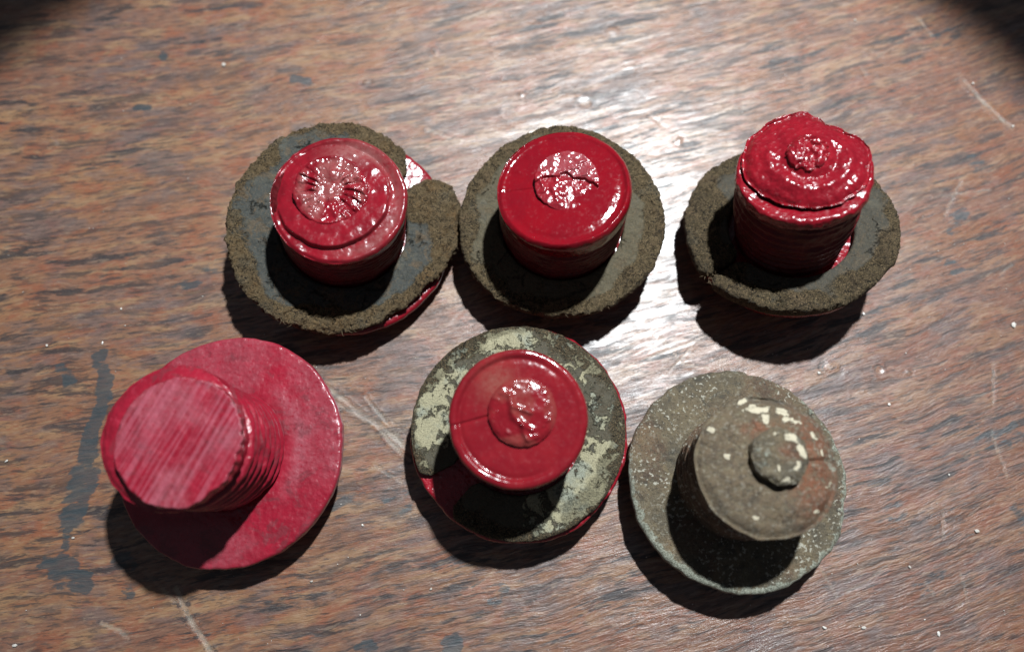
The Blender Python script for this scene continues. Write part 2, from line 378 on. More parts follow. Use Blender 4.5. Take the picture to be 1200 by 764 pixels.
def make_root(root, a, label, group='metal screw plugs standing head down on the table'):
    e = bpy.data.objects.new('screw_plug', None); COL.objects.link(e); e.empty_display_size = 0.01
    e.location = Vector(root*S); e.rotation_mode = 'QUATERNION'
    e.rotation_quaternion = Vector((0, 0, 1)).rotation_difference(Vector(a))
    e['label'] = label; e['category'] = 'screw plug'; e['group'] = group
    return e

def dome_head(parent, mat):
    pts = []
    for i in range(26):
        r = RS_A*(1-i/25); pts.append((max(r, 0.3), RS-math.sqrt(RS*RS-r*r)))
    pts = [(RS_A-3, RS_H+1.0)]+pts
    x, y, z, th = ring_path(pts, 96)
    # a screwdriver slot across the head
    z = z+np.where((abs(y) < 7) & (np.hypot(x, y) < RS_A-1), 14.0, 0)*(x*x+y*y < (RS_A-4)**2)*sst(7, 5.5, abs(y))
    z = np.where(np.hypot(x, y) < 0.5, z, z)
    P = np.stack([x, y, z], -1)[:, ::-1]
    o = lathe_grid('head', P, mat, parent, {k: 0*z for k in ('wear', 'top', 'rust', 'speck', 'teal')})
    return o

def flange(parent, mat, R, seed, wob_a=1.2, edge=3.0, attrs=None, rough_z=0.5):
    pts = resample([(RS_A-4, RS_H), (R-edge, RS_H), (R, RS_H+edge), (R, FZ-edge), (R-edge*.4, FZ-edge*.3), (R-edge, FZ), (1.0, FZ)], 2.2)
    x, y, z, th = ring_path(pts, 360)
    r = np.hypot(x, y)
    k = 1+sst(R*0.8, R, r)*(wob_a*fbm(np.cos(th)*4, np.sin(th)*4, seed, 4, seed)+0.5*wob_a*fbm(np.cos(th)*14, np.sin(th)*14, z*.1, 2, seed+3))/R
    x, y = x*k, y*k
    z = z+rough_z*fbm(x*.12, y*.12, z*.1, 4, seed+7)*(1+1.2*sst(R*.88, R, r))*np.where(z > FZ-edge, 1, 0)
    P = np.stack([x, y, z], -1)
    at = dict(wear=0*x, top=0*x, rust=0*x, speck=0*x, teal=0*x)
    if attrs: at.update(attrs(x, y, z, r/R, np.degrees(np.arctan2(y, x))))
    return lathe_grid('flange', P, mat, parent, at, cap_start=False)

def stem(parent, mat, R, top, seed, pitch=9.5, depth=3.4, attrs=None, taper=0.0, name='threaded_stem'):
    zs = np.arange(FZ-0.5, FZ+top+0.6, 1.15)
    path = [(R, z) for z in zs]+[(R*0.5, zs[-1]), (1.0, zs[-1])]
    x, y, z, th = ring_path(path, 300)
    ph = ((z-FZ)/pitch+th/(2*np.pi)) % 1.0
    tri = 1-2*abs(ph-0.5)*1.0
    wear = 0.55+0.45*fbm(np.cos(th)*2, np.sin(th)*2, z*.05, 3, seed)
    side = np.hypot(x, y) > R*0.9
    rb = R-5*(taper < 0)*sst(FZ+top*.6, FZ, z)
    dr = (rb-R)+depth*(sst(0.1, 0.9, tri)-0.6)*wear*(0.4+0.6*sst(0, 8, FZ+top-z))+0.8*fbm(np.cos(th)*6, np.sin(th)*6, z*.1, 3, seed+2)-max(taper, 0)*(z-FZ)/top
    k = np.where(side, 1+dr/R, 1); x, y = x*k, y*k
    at = dict(wear=0*x, top=0*x, rust=0*x, speck=0*x, teal=0*x)
    if attrs: at.update(attrs(x, y, z, np.hypot(x, y)/R, np.degrees(np.arctan2(y, x))))
    return lathe_grid(name, np.stack([x, y, z], -1), mat, parent, at)

def disc(name, parent, mat, R, z0, z1, hfun, seed, outline=None, edge=3.0, cx=0, cy=0, rstep=0.8, m=380, attrs=None, edge_noise=0.7, tilt=(0, 0)):
    """a disc with a rounded edge whose top follows hfun(x, y, rho)"""
    pts = resample([(R-1.0, z0), (R, z0+1.5), (R, z1-edge)], 1.5)[:-1]
    pts += [(R-edge+edge*math.cos(a), z1-edge+edge*math.sin(a)) for a in np.linspace(0, math.pi/2, 7)]
    pts += resample([(R-edge-.3, z1), (0.8, z1)], rstep)
    x, y, z, th = ring_path(pts, m)
    rho = np.hypot(x, y)/R
    o = outline(np.degrees(th)) if outline else 1.0
    o = o+edge_noise*fbm(np.cos(th)*5, np.sin(th)*5, z*.12, 4, seed)/R
    k = 1+(o-1)*sst(0.0, 1.0, rho)
    x, y = x*k, y*k
    up = sst(z1-edge, z1-edge*0.2, z)
    ft = np.clip((z-z0)/(z1-z0), 0, 1) if tilt != (0, 0) else 0
    z = z+up*hfun(x/R, y/R, rho, np.degrees(th))+ft*((x+cx)*tilt[0]+(y+cy)*tilt[1])
    at = dict(wear=0*x, top=up, rust=0*x, speck=0*x, teal=0*x)
    if attrs: at.update(attrs(x/R, y/R, z, rho, np.degrees(th)))
    return lathe_grid(name, np.stack([x+cx, y+cy, z], -1), mat, parent, at)

def interp_deg(table):
    a = np.array([t[0] for t in table], float); v = np.array([t[1] for t in table], float)
    a = np.concatenate([a-360, a, a+360]); v = np.tile(v, 3)
    def f(d):
        d = np.mod(d, 360); i = np.clip(np.searchsorted(a, d, side='right')-1, 0, len(a)-2)
        t = (d-a[i])/(a[i+1]-a[i]); t = t*t*(3-2*t)
        return v[i]*(1-t)+v[i+1]*t
    return f

def gasket(parent, mat, rin, rout, thick, seed, a0=0, a1=360, ragged=1.5, topn=1.0, raise_rim=2.0, rim_w=0.45, rimw_f=None, ztop=None, wear=None, m=420, zlift=None):
    closed = a1-a0 >= 360
    deg = np.linspace(a0, a1, m, endpoint=not closed); th = np.radians(deg)
    NT = 34
    prof = [(0.0, 0.0), (0.0, .35), (0.0, .8), (.02, .95)]+[(t, 1.0) for t in np.linspace(.05, .93, NT)]
    prof += [(.97, .93), (.99, .82), (1.0, .65), (1.0, .45), (.995, .25), (.98, .08), (.94, 0), (.6, 0), (.3, 0)]
    t = np.array([p[0] for p in prof])[:, None]; zz = np.array([p[1] for p in prof])[:, None]
    ri, ro, hh = rin(deg)[None], rout(deg)[None], thick(deg)[None]
    r = ri+(ro-ri)*t
    if not closed:   # the broken ends taper and round off
        e = np.minimum(deg-a0, a1-deg)[None]; q = sst(-1.5, 5, e)
        mid = (ri+ro)/2; r = mid+(r-mid)*(0.55+0.45*q); hh = hh*(0.65+0.35*q)
    x, y = r*np.cos(th), r*np.sin(th)
    out = sst(.35, 1, t)
    rr = r+(ragged*fbm(x*.09, y*.09, zz*2, 4, seed)+ragged*.6*fbm(x*.4, y*.4, zz*5, 3, seed+5))*out*sst(0, .5, zz+0*x+0.001)
    x, y = rr*np.cos(th), rr*np.sin(th)
    z = FZ+0.4+hh*zz
    top = sst(.6, 1, zz)
    if rimw_f is not None: rim_w = rimw_f(deg)[None]
    rimm = sst(1-rim_w-.18, 1-rim_w+.18, t+0.30*fbm(x*.03, y*.03, 0, 3, seed+9))
    crk = np.abs(fbm(x*.11, y*.11, 0, 3, seed+21))
    z = z+top*(raise_rim*rimm*np.sin(np.clip((1-t)/.35, 0, 1)*1.57)+topn*(.3+.7*rimm)*(fbm(x*.13, y*.13, 0, 4, seed+2)+.8*np.abs(fbm(x*.24, y*.24, 0, 3, seed+41)))-topn*1.6*(1-sst(0, .07, crk))*(.3+.7*rimm))
    if zlift is not None: z = z+zlift(deg)[None]*(0.2+0.8*t)*(0.4+.6*zz)
    P = np.stack([x+0*z, y+0*z, z], -1)
    K = len(prof)
    # loops round the section, running along the ring
    Q = np.transpose(P, (1, 0, 2))           # (m, K, 3)
    at = dict(rim=(rimm+0*z+(1-top)).T, wear=(wear(x, y, t) if wear else 0*z).T)
    verts = Q.reshape(-1, 3); M_ = Q.shape[0]
    i = np.arange(M_ if closed else M_-1)[:, None]; j = np.arange(K)[None]
    i2 = (i+1) % M_; j2 = (j+1) % K
    faces = np.stack([i*K+j, i*K+j2, i2*K+j2, i2*K+j], -1).reshape(-1, 4)[:, ::-1].tolist()
    at = {k: np.asarray(v, float).reshape(-1) for k, v in at.items()}
    if not closed:
        for b, flip in ((0, False), ((M_-1)*K, True)):
            c = len(verts); verts = np.vstack([verts, Q[b//K].mean(0)])
            for k in at: at[k] = np.append(at[k], 1.0 if k == 'rim' else 0)
            for q in range(K):
                f = [b+q, b+(q+1) % K, c]; faces.append(f[::-1] if flip else f)
    return link_mesh('gasket', verts, faces, mat, parent, at)

def fibres(parent, mat, spots, n, seed, lo=2.5, hi=8.0, rad=0.28, out=0.6):
    """loose hairs; spots(rng) gives a point (x, y, z) and an outward angle"""
    rng = random.Random(seed); verts, faces = [], []
    for _ in range(n):
        (x, y, z), ang = spots(rng); p = np.array([x, y, z]); ln = rng.uniform(lo, hi); k = 4
        a = ang+rng.choice((-1.5, 1.5))+rng.gauss(0, .7); el = rng.uniform(-.25, out); bend = rng.uniform(-1.6, 1.6)
        base = len(verts)
        for s in range(k):
            f = s/(k-1); w = rad*(1-.75*f)
            d = np.array([math.cos(a)*math.cos(el), math.sin(a)*math.cos(el), math.sin(el)])
            if s: p = p+d*ln/(k-1)
            a += bend/(k-1); u = np.array([-math.sin(a), math.cos(a), 0]); v = np.cross(d, u)
            for q in range(3):
                g = q*2.0944; verts.append(p+u*w*math.cos(g)+v*w*math.sin(g))
        for s in range(k-1):
            for q in range(3):
                b = base+s*3; faces.append([b+q, b+(q+1) % 3, b+3+(q+1) % 3, b+3+q])
    o = link_mesh('fibres', np.array(verts), faces, mat, parent, smooth=False); o['kind'] = 'stuff'
    return o

const = lambda c: (lambda d: np.zeros_like(np.asarray(d, float))+c)
GM = 58.0        # height at which a gasket's top outline was measured

shaded_red = red_paint('shaded_grimy_red_thread', 9, deep=(0.13, 0.006, 0.010), dark=(0.045, 0.008, 0.008), pale=(0.10, 0.06, 0.04), rough=0.42, amp=0.6, pale_amt=0.3, spec=0.25)  # stem red darkened in colour for shade on its sides, plus brown dirt
# ---- 1: upper left, torn gasket with a hairy lump -------------------------------------------------
TOP = 100.0
root, a = plug_root((403, 266), (397, 231), TOP, GM)
p1 = make_root(root, a, 'red plug in a torn gasket with a frayed hairy lump at its right')
s_f, s_c = scale_at(403, 266, GM), scale_at(397, 231, FZ+TOP)
R = 126*s_f; RC = 80*s_c
print('R1', R, RC)
red1 = red_paint('red_enamel_dulled', 1, pale=(0.24, 0.085, 0.08), amp=0.16, rough=0.15, pale_amt=0.12, deep=(0.225, 0.006, 0.014), dark=(0.10, .004, .008))
dome_head(p1, red1)
flange(p1, red1, R, 11)
stem(p1, shaded_red, RC-1.5, TOP-14, 12, depth=3.6)
def h1(x, y, rho, deg):
    d1 = np.hypot(x+.09, y-.03)+.025*fbm(x*4, y*4, 0, 4, 3)
    low = sst(.05, -.25, y-.15*x)
    step = 6.5*(1-sst(.78, .82, d1))*low+2.0*(1-low)*(1-sst(.80, .86, d1))
    groove = -3.2*np.exp(-((np.hypot(x+.05, y+.02)-.86)/.07)**2)*(1-low)
    return step+groove+1.0*fbm(x*5, y*5, 0, 3, 5)-sst(.9, 1, rho)*1.2+1.0*np.exp(-((rho-.95)/.03)**2)
disc('end_face', p1, red1, RC, FZ+TOP-15, FZ+TOP-5, h1, 13, tilt=(.13, -.01),
     attrs=lambda x, y, z, rho, deg: dict(wear=np.clip(.75*np.exp(-((x-.12)**2/.12+(y-.72)**2/.03))+.5*np.exp(-((np.hypot(x, y)-.85)/.1)**2)*sst(-.3, .4, x), 0, 1)))
def hb1(x, y, rho, deg):
    fan = sst(.3, .5, rho)*(1-sst(.86, .97, rho))*np.clip(np.abs(np.cos(np.radians(deg)))*1.5-.25, 0, 1)
    ridge = 2.6*fan*(.4+.9*sst(-.3,.4,fbm(x*4, y*4, 5, 3, 44)))*sst(-.2, .8, np.cos(np.radians(deg)*17+3*fbm(x*2, y*2, 1, 2, 4)))
    cen = 2.0*np.exp(-((x)**2+(y-.45)**2)/.05)+1.6*np.exp(-((x-.05)**2+(y+.25)**2)/.015)+1.6*np.exp(-seg(x, y, .0, -.3, .18, -.75)**2/.004)+1.4*np.exp(-seg(x, y, .0, -.3, -.15, -.75)**2/.004)
    return ridge+cen+1.3*fbm(x*5, y*5, 2, 4, 9)-1.4*(1-sst(.2, .5, rho))
red1b = red_paint('red_enamel_embossed', 1.5, pale=(0.27, 0.11, 0.10), amp=0.26, rough=0.14, pale_amt=0.15, deep=(0.225, 0.006, 0.014), dark=(0.10, .004, .008))
b = disc('boss', bpy.data.objects[p1.name], red1b, RC*.54, FZ+TOP-9, FZ+TOP+3.0, hb1, 14, tilt=(.10, -.01), cx=-.12*RC, cy=.10*RC, edge=2.5, rstep=.5, edge_noise=1.6,
         attrs=lambda x, y, z, rho, deg: dict(wear=.5*sst(-.2, .3, fbm(x*2, y*2, 0, 2, 8)+.1)*sst(1.0, .8, rho)))
b.parent = [o for o in bpy.data.objects if o.parent == p1 and o.name.startswith('end_face')][0]
rub1 = rubber('slate_rubber_with_brown_fibre', 1, core=(0.044, 0.047, 0.043), rim=(0.145, 0.100, 0.052), rust=(0.21, 0.115, 0.045))
ro1 = interp_deg([(0, 136), (12, 141), (25, 137), (36, 120), (44, 108), (50, 112), (60, 125), (90, 134), (120, 134), (150, 131), (180, 132), (210, 134), (240, 131), (270, 126), (290, 122), (305, 117), (325, 117), (340, 127)])
ga = gasket(p1, rub1, const(RC+1.5), lambda d: ro1(d)*s_f, interp_deg([(0, 15), (20, 19), (36, 16), (48, 10), (70, 12), (180, 12), (300, 13)]), 15,
            a0=47, a1=47+349, ragged=3.2, topn=3.2, raise_rim=.8, rimw_f=interp_deg([(0, .75), (20, 1.1), (36, 1.2), (48, .9), (70, .55), (95, .3), (150, .25), (180, .27), (260, .42), (300, .5), (340, .5)]))
def spots1(rng):
    if rng.random() < .35: d = rng.uniform(2, 34); rr = ro1(np.array([d]))[0]*s_f*rng.uniform(.72, 1.0)
    else: d = rng.uniform(48, 395); rr = ro1(np.array([d]))[0]*s_f*rng.uniform(.86, 1.0)
    t = math.radians(d); return (rr*math.cos(t), rr*math.sin(t), FZ+rng.uniform(9, 15)+(4 if d < 36 else 0)), t
brown_hair = fibre_mat('brown_fibre', (0.17, 0.115, 0.06))
fibres(ga, brown_hair, spots1, 1500, 5, lo=2, hi=7, rad=.34, out=.35)

# ---- 2: upper middle ------------------------------------------------------------------------------
root, a = plug_root((658, 258), (661, 220), TOP, GM)
p2 = make_root(root, a, 'glossy red plug in an unbroken round brown gasket, upper middle of the six')
s_f, s_c = scale_at(658, 258, GM), scale_at(661, 220, FZ+TOP)
R = 113*s_f; RC = 79.5*s_c; print('R2', R, RC)
red2 = red_paint('red_enamel_glossy', 2, deep=(0.20, 0.003, 0.008), rough=0.06, amp=0.14, pale_amt=0.08)
red2b = red_paint('red_enamel_wrinkled', 2.5, deep=(0.23, 0.006, 0.013), pale=(0.27, 0.08, 0.09), rough=0.12, amp=0.2, pale_amt=0.2)
dome_head(p2, red2); flange(p2, red2, R, 21); stem(p2, shaded_red, RC-1, TOP-19, 22, depth=3.8, pitch=10.5)
def h2(x, y, rho, deg):
    lip = 2.8*np.exp(-((rho-.93)/.035)**2)-1.3*np.exp(-((rho-.83)/.06)**2)*sst(.2, -.3, y)
    return -1.2*((x-.7)**2+(y+.7)**2)+1.5+lip*(.35+.65*sst(-.2,.9,x-y))+.5*fbm(x*3, y*3, 0, 3, 5)+1.2*np.exp(-((x+.52)**2+(y-.62)**2)/.004)+1.2*np.exp(-((x+.68)**2+(y-.36)**2)/.004)-.9*np.exp(-(seg(x, y, -.9, .0, -.45, .03)/.02)**2)
f = disc('end_face', p2, red2, RC, FZ+TOP-20, FZ+TOP-2, h2, 23, edge=4.5, tilt=(.10, -.12))
def hb2(x, y, rho, deg):
    crack = y-(.18-.35*x*(x > -.2)+.1*fbm(x*4, 0, 0, 3, 5)-.25*(x < -.5)*(-.5-x))
    up = sst(-.03, .03, crack)
    sq = np.abs(vnoise(x*2.3+5.3, y*2.3+.4, 2, 19)+.25*vnoise(x*7, y*7, 1, 3))
    return 3.4*up-2.2*(x*.5-(-y)*.5)*0+1.6*(1-sst(.0, .42, sq))*(1-up)*sst(.1,-.3,x)*sst(1, .8, rho)+.8*fbm(x*5, y*5, 0, 3, 6)+1.2*up*sst(0,.2,x)*(1-sst(.0, .45, np.abs(vnoise(x*4, y*4, 7, 20))))*sst(1, .8, rho)
b = disc('boss', f, red2b, RC*.48, FZ+TOP-6, FZ+TOP+.6, hb2, 24, tilt=(.04, -.06), cx=.04*RC, cy=.10*RC, edge=1.5, rstep=.45, edge_noise=1.2,
         attrs=lambda x, y, z, rho, deg: dict(wear=.4*sst(.1, .2, y+.2*x)+.08))
rub2 = rubber('olive_brown_rubber', 2, core=(0.082, 0.068, 0.042), rim=(0.130, 0.094, 0.050), rust=(0.15, 0.10, 0.055))
ro2 = interp_deg([(0, 121), (45, 119), (90, 122), (135, 119), (180, 121), (225, 121), (270, 116), (315, 118)])
ga = gasket(p2, rub2, const(RC+1.5), lambda d: ro2(d)*s_f, const(13), 25, ragged=2.4, topn=2.8, raise_rim=.2, rim_w=.36)
def spots2(rng):
    d = rng.uniform(0, 360); rr = ro2(np.array([d]))[0]*s_f*rng.uniform(.84, 1.0); t = math.radians(d)
    return (rr*math.cos(t), rr*math.sin(t), FZ+rng.uniform(9, 14)), t
fibres(ga, brown_hair, spots2, 900, 6, lo=2, hi=4.5, rad=.32, out=.3)

# ---- 3: upper right, stacked blobby face ----------------------------------------------------------
root, a = plug_root((926, 266), (945, 188), TOP+28, GM)
p3 = make_root(root, a, 'red plug with a lumpy two-step end, in a black gasket split at its left')
s_f, s_c = scale_at(926, 266, GM), scale_at(945, 192, FZ+TOP+24)
R = 108*s_f; RC = 77*s_c; T3 = TOP+24; print('R3', R, RC)
red3 = red_paint('red_paint_thick_lumpy', 3, deep=(0.235, 0.006, 0.013), pale=(0.30, 0.08, 0.09), rough=0.17, amp=0.33, pale_amt=0.3)
dome_head(p3, red3); flange(p3, red3, R, 31); stem(p3, shaded_red, RC-2, T3-22, 32, depth=5.0, pitch=12, taper=-3)
lowo = interp_deg([(0, 1.0), (45, .92), (90, .93), (140, .98), (180, 1.02), (225, 1.02), (270, 1.0), (315, 1.02)])
f = disc('end_face', p3, red3, RC, FZ+T3-24, FZ+T3-11, lambda x, y, rho, deg: 1.6*fbm(x*4, y*4, 0, 4, 7)-2.5*sst(.85, .65, rho), 33, outline=lowo, edge=4, edge_noise=2.0)
upo = interp_deg([(0, .98), (20, .99), (45, .90), (60, .88), (72, .98), (82, 1.09), (105, 1.06), (130, 1.0), (160, .98), (190, .95), (225, .86), (260, .84), (300, .90), (330, .97)])
def h3(x, y, rho, deg):
    r2 = np.hypot(x-.03, y-.03)
    return 13*(1-rho**2)-7+2.6*fbm(x*3, y*3, 0, 4, 8)+.6*fbm(x*12, y*12, 0, 3, 18)+2.2*np.exp(-((r2-.62)/.07)**2)*sst(.5, -.2, y)-3.8*np.exp(-((r2-.42)/.06)**2)*sst(.3, -.3, y-x*.3)-2.5*sst(.8, 1.05, rho)+2.5*sst(.5, .2, rho)
u = disc('paint_crust', f, red3, RC*.97, FZ+T3-9, FZ+T3+1, h3, 34, outline=upo, edge=8, cx=.02*RC, cy=.06*RC, edge_noise=2.2)
rubc = interp_deg([(0, .9), (60, 1), (120, .9), (180, 1), (240, 1.05), (300, 1)])
def hb3(x, y, rho, deg):
    w = np.abs(vnoise(x*2.2, y*2.2, 3, 29)); return 3.2*sst(.02, .5, w)-1+1.0*fbm(x*6, y*6, 0, 3, 30)-2*sst(.7, 1, rho)
disc('boss', f, red3, RC*.32, FZ+T3+2, FZ+T3+11, hb3, 35, outline=rubc, edge=2.5, cx=.03*RC, cy=.10*RC, rstep=.5, m=220, edge_noise=2)
rub3 = rubber('black_rubber_smeared_brown', 3, core=(0.048, 0.043, 0.033), rim=(0.090, 0.066, 0.036), rust=(0.14, 0.095, 0.055))
ro3 = interp_deg([(0, 119), (45, 116), (90, 121), (135, 126), (165, 121), (180, 118), (215, 118), (240, 114), (270, 112), (315, 113), (340, 118)])
def wide3(d): return interp_deg([(0, 0), (180, 0), (210, 0), (220, 0)])(d)
ga = gasket(p3, rub3, const(RC+2), lambda d: ro3(d)*s_f, interp_deg([(0, 12), (90, 12), (150, 16), (200, 19), (212, 13), (225, 18), (260, 16), (300, 13)]), 36,
            a0=211.5, a1=211.5+357.5, ragged=2.2, topn=2.8, raise_rim=.0, rimw_f=interp_deg([(0, .2), (60, .2), (120, .5), (170, .9), (215, .9), (250, .55), (290, .5), (330, .3)]))
g3w = ga
def spots3(rng):
    d = rng.uniform(160, 320); rr = ro3(np.array([d]))[0]*s_f*rng.uniform(.88, 1.0); t = math.radians(d)
    return (rr*math.cos(t), rr*math.sin(t), FZ+rng.uniform(4, 14)), t
fibres(ga, brown_hair, spots3, 500, 7, lo=2, hi=4.5, rad=.32, out=.3)

# ---- 4: lower left, bare red flange, filed end ------------------------------------------------------
T4 = 112.0
root, a = plug_root((267.5, 527), (206, 516), T4, FZ)
p4 = make_root(root, a, 'pinkish red plug with a bare red flange and a striated flat end')
s_f, s_c = scale_at(267, 527, FZ), scale_at(206, 516, FZ+T4)
R = 134.5*s_f; RC = 76*s_c; print('R4', R, RC)
red4 = red_paint('pink_red_chalky_paint', 4, deep=(0.29, 0.010, 0.026), dark=(0.17, 0.005, 0.014), pale=(0.31, 0.085, 0.105), rough=0.26, amp=0.32, pale_amt=0.22, stripe=1.6)
dome_head(p4, red4)
flange(p4, red4, R, 41, wob_a=1.0, edge=2.5, attrs=lambda x, y, z, q, d: dict(wear=.35*sst(-.1, .5, fbm(x*.02, y*.02, 0, 3, 5))+.6*np.exp(-((q-.64)/.07)**2)*sst(60, 30, abs(d-10))))
stem(p4, red4, RC+2, T4-26, 42, pitch=12.5, depth=6.0)
def hc4(x, y, rho, deg): return .8*fbm(x*4, y*4, 0, 3, 7)-4*sst(.75, 1.0, rho)
f0 = disc('collar', p4, red4, RC*1.19, FZ+T4-28, FZ+T4-9, hc4, 43, edge=7, cx=-.14*RC, cy=.05*RC, edge_noise=1.4, outline=interp_deg([(0, .93), (20, .90), (60, .95), (120, 1), (180, 1.02), (240, .96), (300, .93)]),
          attrs=lambda x, y, z, rho, deg: dict(top=0*x))
face_o = interp_deg([(0, 1.0), (30, 1.01), (60, 1.0), (90, .99), (120, 1.0), (150, 1.0), (180, 1), (215, 1.0), (250, 1.0), (290, 1.0), (330, 1.0)])
def hf4(x, y, rho, deg): return .5*fbm(x*3, y*3, 0, 3, 8)+1.2*x
disc('end_face', p4, red4, RC, FZ+T4-10, FZ+T4, hf4, 44, edge=1.6, edge_noise=2.2, cx=.03*RC, cy=-.02*RC,
     outline=lambda d: face_o(d)+.012*np.sin(np.radians(d)*38)*sst(70, 20, abs(np.where(d > 180, d-360, d)-5)),
     attrs=lambda x, y, z, rho, deg: dict(wear=.55*sst(-.3, .5, fbm(x*1.5, y*1.5, 0, 2, 3))))

# ---- 5: lower middle, washer with a pale crust ----------------------------------------------------
root, a = plug_root((608, 503), (607, 489), TOP, GM)
p5 = make_root(root, a, 'red plug in a thin flat washer blotched with pale cream crust')
s_f, s_c = scale_at(608, 503, GM), scale_at(607, 489, FZ+TOP)
R = 127*scale_at(608, 503, FZ); RC = 82.5*s_c; print('R5', R, RC)
red5 = red_paint('red_enamel_scuffed', 5, deep=(0.205, 0.009, 0.014), pale=(0.22, 0.065, 0.05), rough=0.10, amp=0.10, pale_amt=0.2)
red5b = red_paint('red_enamel_scuffed_flange', 6, deep=(0.28, 0.010, 0.020), pale=(0.45, 0.25, 0.25), rough=0.22, amp=0.6, pale_amt=0.5)
dome_head(p5, red5b); flange(p5, red5b, R, 51, wob_a=1.6); stem(p5, shaded_red, RC-3, TOP-12, 52, depth=2.0)
def h5(x, y, rho, deg):
    return (2.2*sst(.84, .91, rho)-1.0*np.exp(-((rho-.84)/.04)**2))*(.25+.75*sst(.5, -.1, x+.25*fbm(x*2, y*2, 0, 2, 83)))+.5*fbm(x*3, y*3, 0, 3, 5)-1.8*np.exp(-(seg(x, y, -1, -.13, -.42, .03)/.018)**2)-.7*sst(.96, 1, rho)
f = disc('end_face', p5, red5, RC, FZ+TOP-13, FZ+TOP-3, h5, 53, edge=4.5, tilt=(.02, .07), attrs=lambda x, y, z, rho, deg: dict(wear=.8*np.exp(-((x+.3)**2+(y-.5)**2)/.08)))
def hb5(x, y, rho, deg):
    r = np.exp(-(poly_d(x, y, [(-.35, .45), (-.3, .1), (-.25, -.15), (.0, -.4), (.12, -.8)])/.10)**2)+.9*np.exp(-(seg(x, y, -.25, .12, .25, -.05)/.07)**2)+.9*np.exp(-(seg(x, y, .0, -.4, .3, -.55)/.07)**2)
    r = r+.45*sst(.6, .8, rho)*sst(.95, .85, rho)*sst(-.1, .6, fbm(x*5, y*5, 8, 2, 61))
    return 2.6*r+.6*fbm(x*4, y*4, 1, 3, 6)+1.5*(1-rho**2)-1.0*sst(.85, 1, rho)
disc('boss', f, red5, RC*.49, FZ+TOP-6, FZ+TOP+2.0, hb5, 54, edge=2.5, tilt=(.02, .07), cx=.06*RC, cy=.08*RC, rstep=.45, attrs=lambda x, y, z, rho, deg: dict(wear=.4*sst(-.2, .3, fbm(x*2, y*2, 0, 2, 5))))
rub5 = rubber('fibre_washer_with_pale_crust', 5, core=(0.075, 0.066, 0.046), rim=(0.085, 0.070, 0.045), rust=(0.085, 0.06, 0.035), crust=0.9)
def wear5(x, y, t):
    d = np.degrees(np.arctan2(y, x)) % 360
    return interp_deg([(0, .45), (30, .45), (60, .5), (100, .72), (130, .45), (155, .72), (180, .82), (196, .5), (206, .1), (235, .0), (262, .1), (285, .75), (315, .85), (340, .7)])(d)*sst(1.02, .85, t)
ga = gasket(p5, rub5, const(RC+1.5), lambda d: interp_deg([(0, 125.5), (90, 127), (180, 128), (225, 126), (270, 127), (315, 125)])(d)*s_f, const(8), 55,
            a0=229, a1=229+338, ragged=.9, topn=1.0, raise_rim=.3, rim_w=.3, wear=wear5)

# ---- 6: lower right, unpainted corroded plug ------------------------------------------------------
root, a = plug_root((865, 559), (903, 544), TOP, FZ)
p6 = make_root(root, a, 'unpainted corroded brown plug with cream flecks and a pale flange rim')
s_f, s_c = scale_at(865, 559, FZ), scale_at(900, 546, FZ+TOP)
R = 128*s_f; RC = 85*s_c; print('R6', R, RC)
cor = corroded('corroded_brass', 1)
dome_head(p6, cor)
def fl6(x, y, z, q, d):
    dd = d % 360
    side = interp_deg([(0, .75), (40, .5), (90, .45), (140, .5), (180, .7), (225, .95), (270, .9), (315, .7)])(dd)
    return dict(teal=(side*.8)*sst(.90, .99, q)+.42*interp_deg([(0, .6), (150, 0), (200, .9), (250, .8)])(dd)*sst(.5, .8, q), speck=sst(.3, .6, q)*(.2+.6*sst(-.1, .3, fbm(x*.03, y*.03, 0, 3, 71))), rust=.25*sst(0, .5, fbm(x*.02, y*.02, 0, 3, 8)),
                wear=.35*sst(.9, 1, q)*interp_deg([(0, 1), (30, .7), (60, .2), (300, .4), (340, 1)])(dd))
flange(p6, cor, R, 61, wob_a=2.0, edge=3.5, attrs=fl6, rough_z=.9)
stem(p6, cor, RC-3, TOP-16, 62, pitch=10.5, depth=7.0, attrs=lambda x, y, z, q, d: dict(speck=.8+0*x, rust=.4+0*x))
def blob(x, y, cx, cy, sx, sy, r=0):
    c, s = math.cos(r), math.sin(r); u = (x-cx)*c+(y-cy)*s; v = -(x-cx)*s+(y-cy)*c
    return np.exp(-((u/sx)**2+(v/sy)**2)**1.5)
def w6(x, y, z, rho, deg):
    x, y = x+.05*fbm(x*7, y*7, 0, 3, 91), y+.05*fbm(x*7, y*7, 5, 3, 92)
    w = 0
    for b_ in ((-.08, .79, .24, .08, 0), (.04, .68, .08, .12, 0), (.32, .74, .20, .10, -.5), (-.28, .92, .14, .04, .3), (-.55, .12, .05, .05, 0), (.72, .42, .05, .09, .4), (.78, .18, .03, .07, 0),
               (-.25, -.68, .10, .04, .1), (.84, -.28, .05, .1, -.4), (.6, -.6, .1, .04, .5), (-.75, .55, .05, .12, -.6), (.45, .62, .1, .05, -.7)):
        w = np.maximum(w, .85*blob(x, y, *b_))
    return dict(wear=w, rust=np.clip(1.0*blob(x, y, .62, .0, .38, .75)+.8*blob(x, y, -.05, .5, .3, .12)+.1, 0, 1), teal=.75*blob(x, y, .93, .08, .13, .22)+.3*blob(x, y, -.5, .75, .2, .1), speck=.25+0*x)
def h6(x, y, rho, deg):
    return 2.2*fbm(x*4, y*4, 0, 5, 7)-5*sst(.55, 1.0, rho)-2.2*np.exp(-((rho-.8)/.05)**2)*sst(0, .5, y)-3.5*np.exp(-(seg(x, y, .55, .05, .9, .08)/.03)**2)-3.5*sst(.8, 1, rho)-4*blob(x, y, .9, .05, .12, .14)
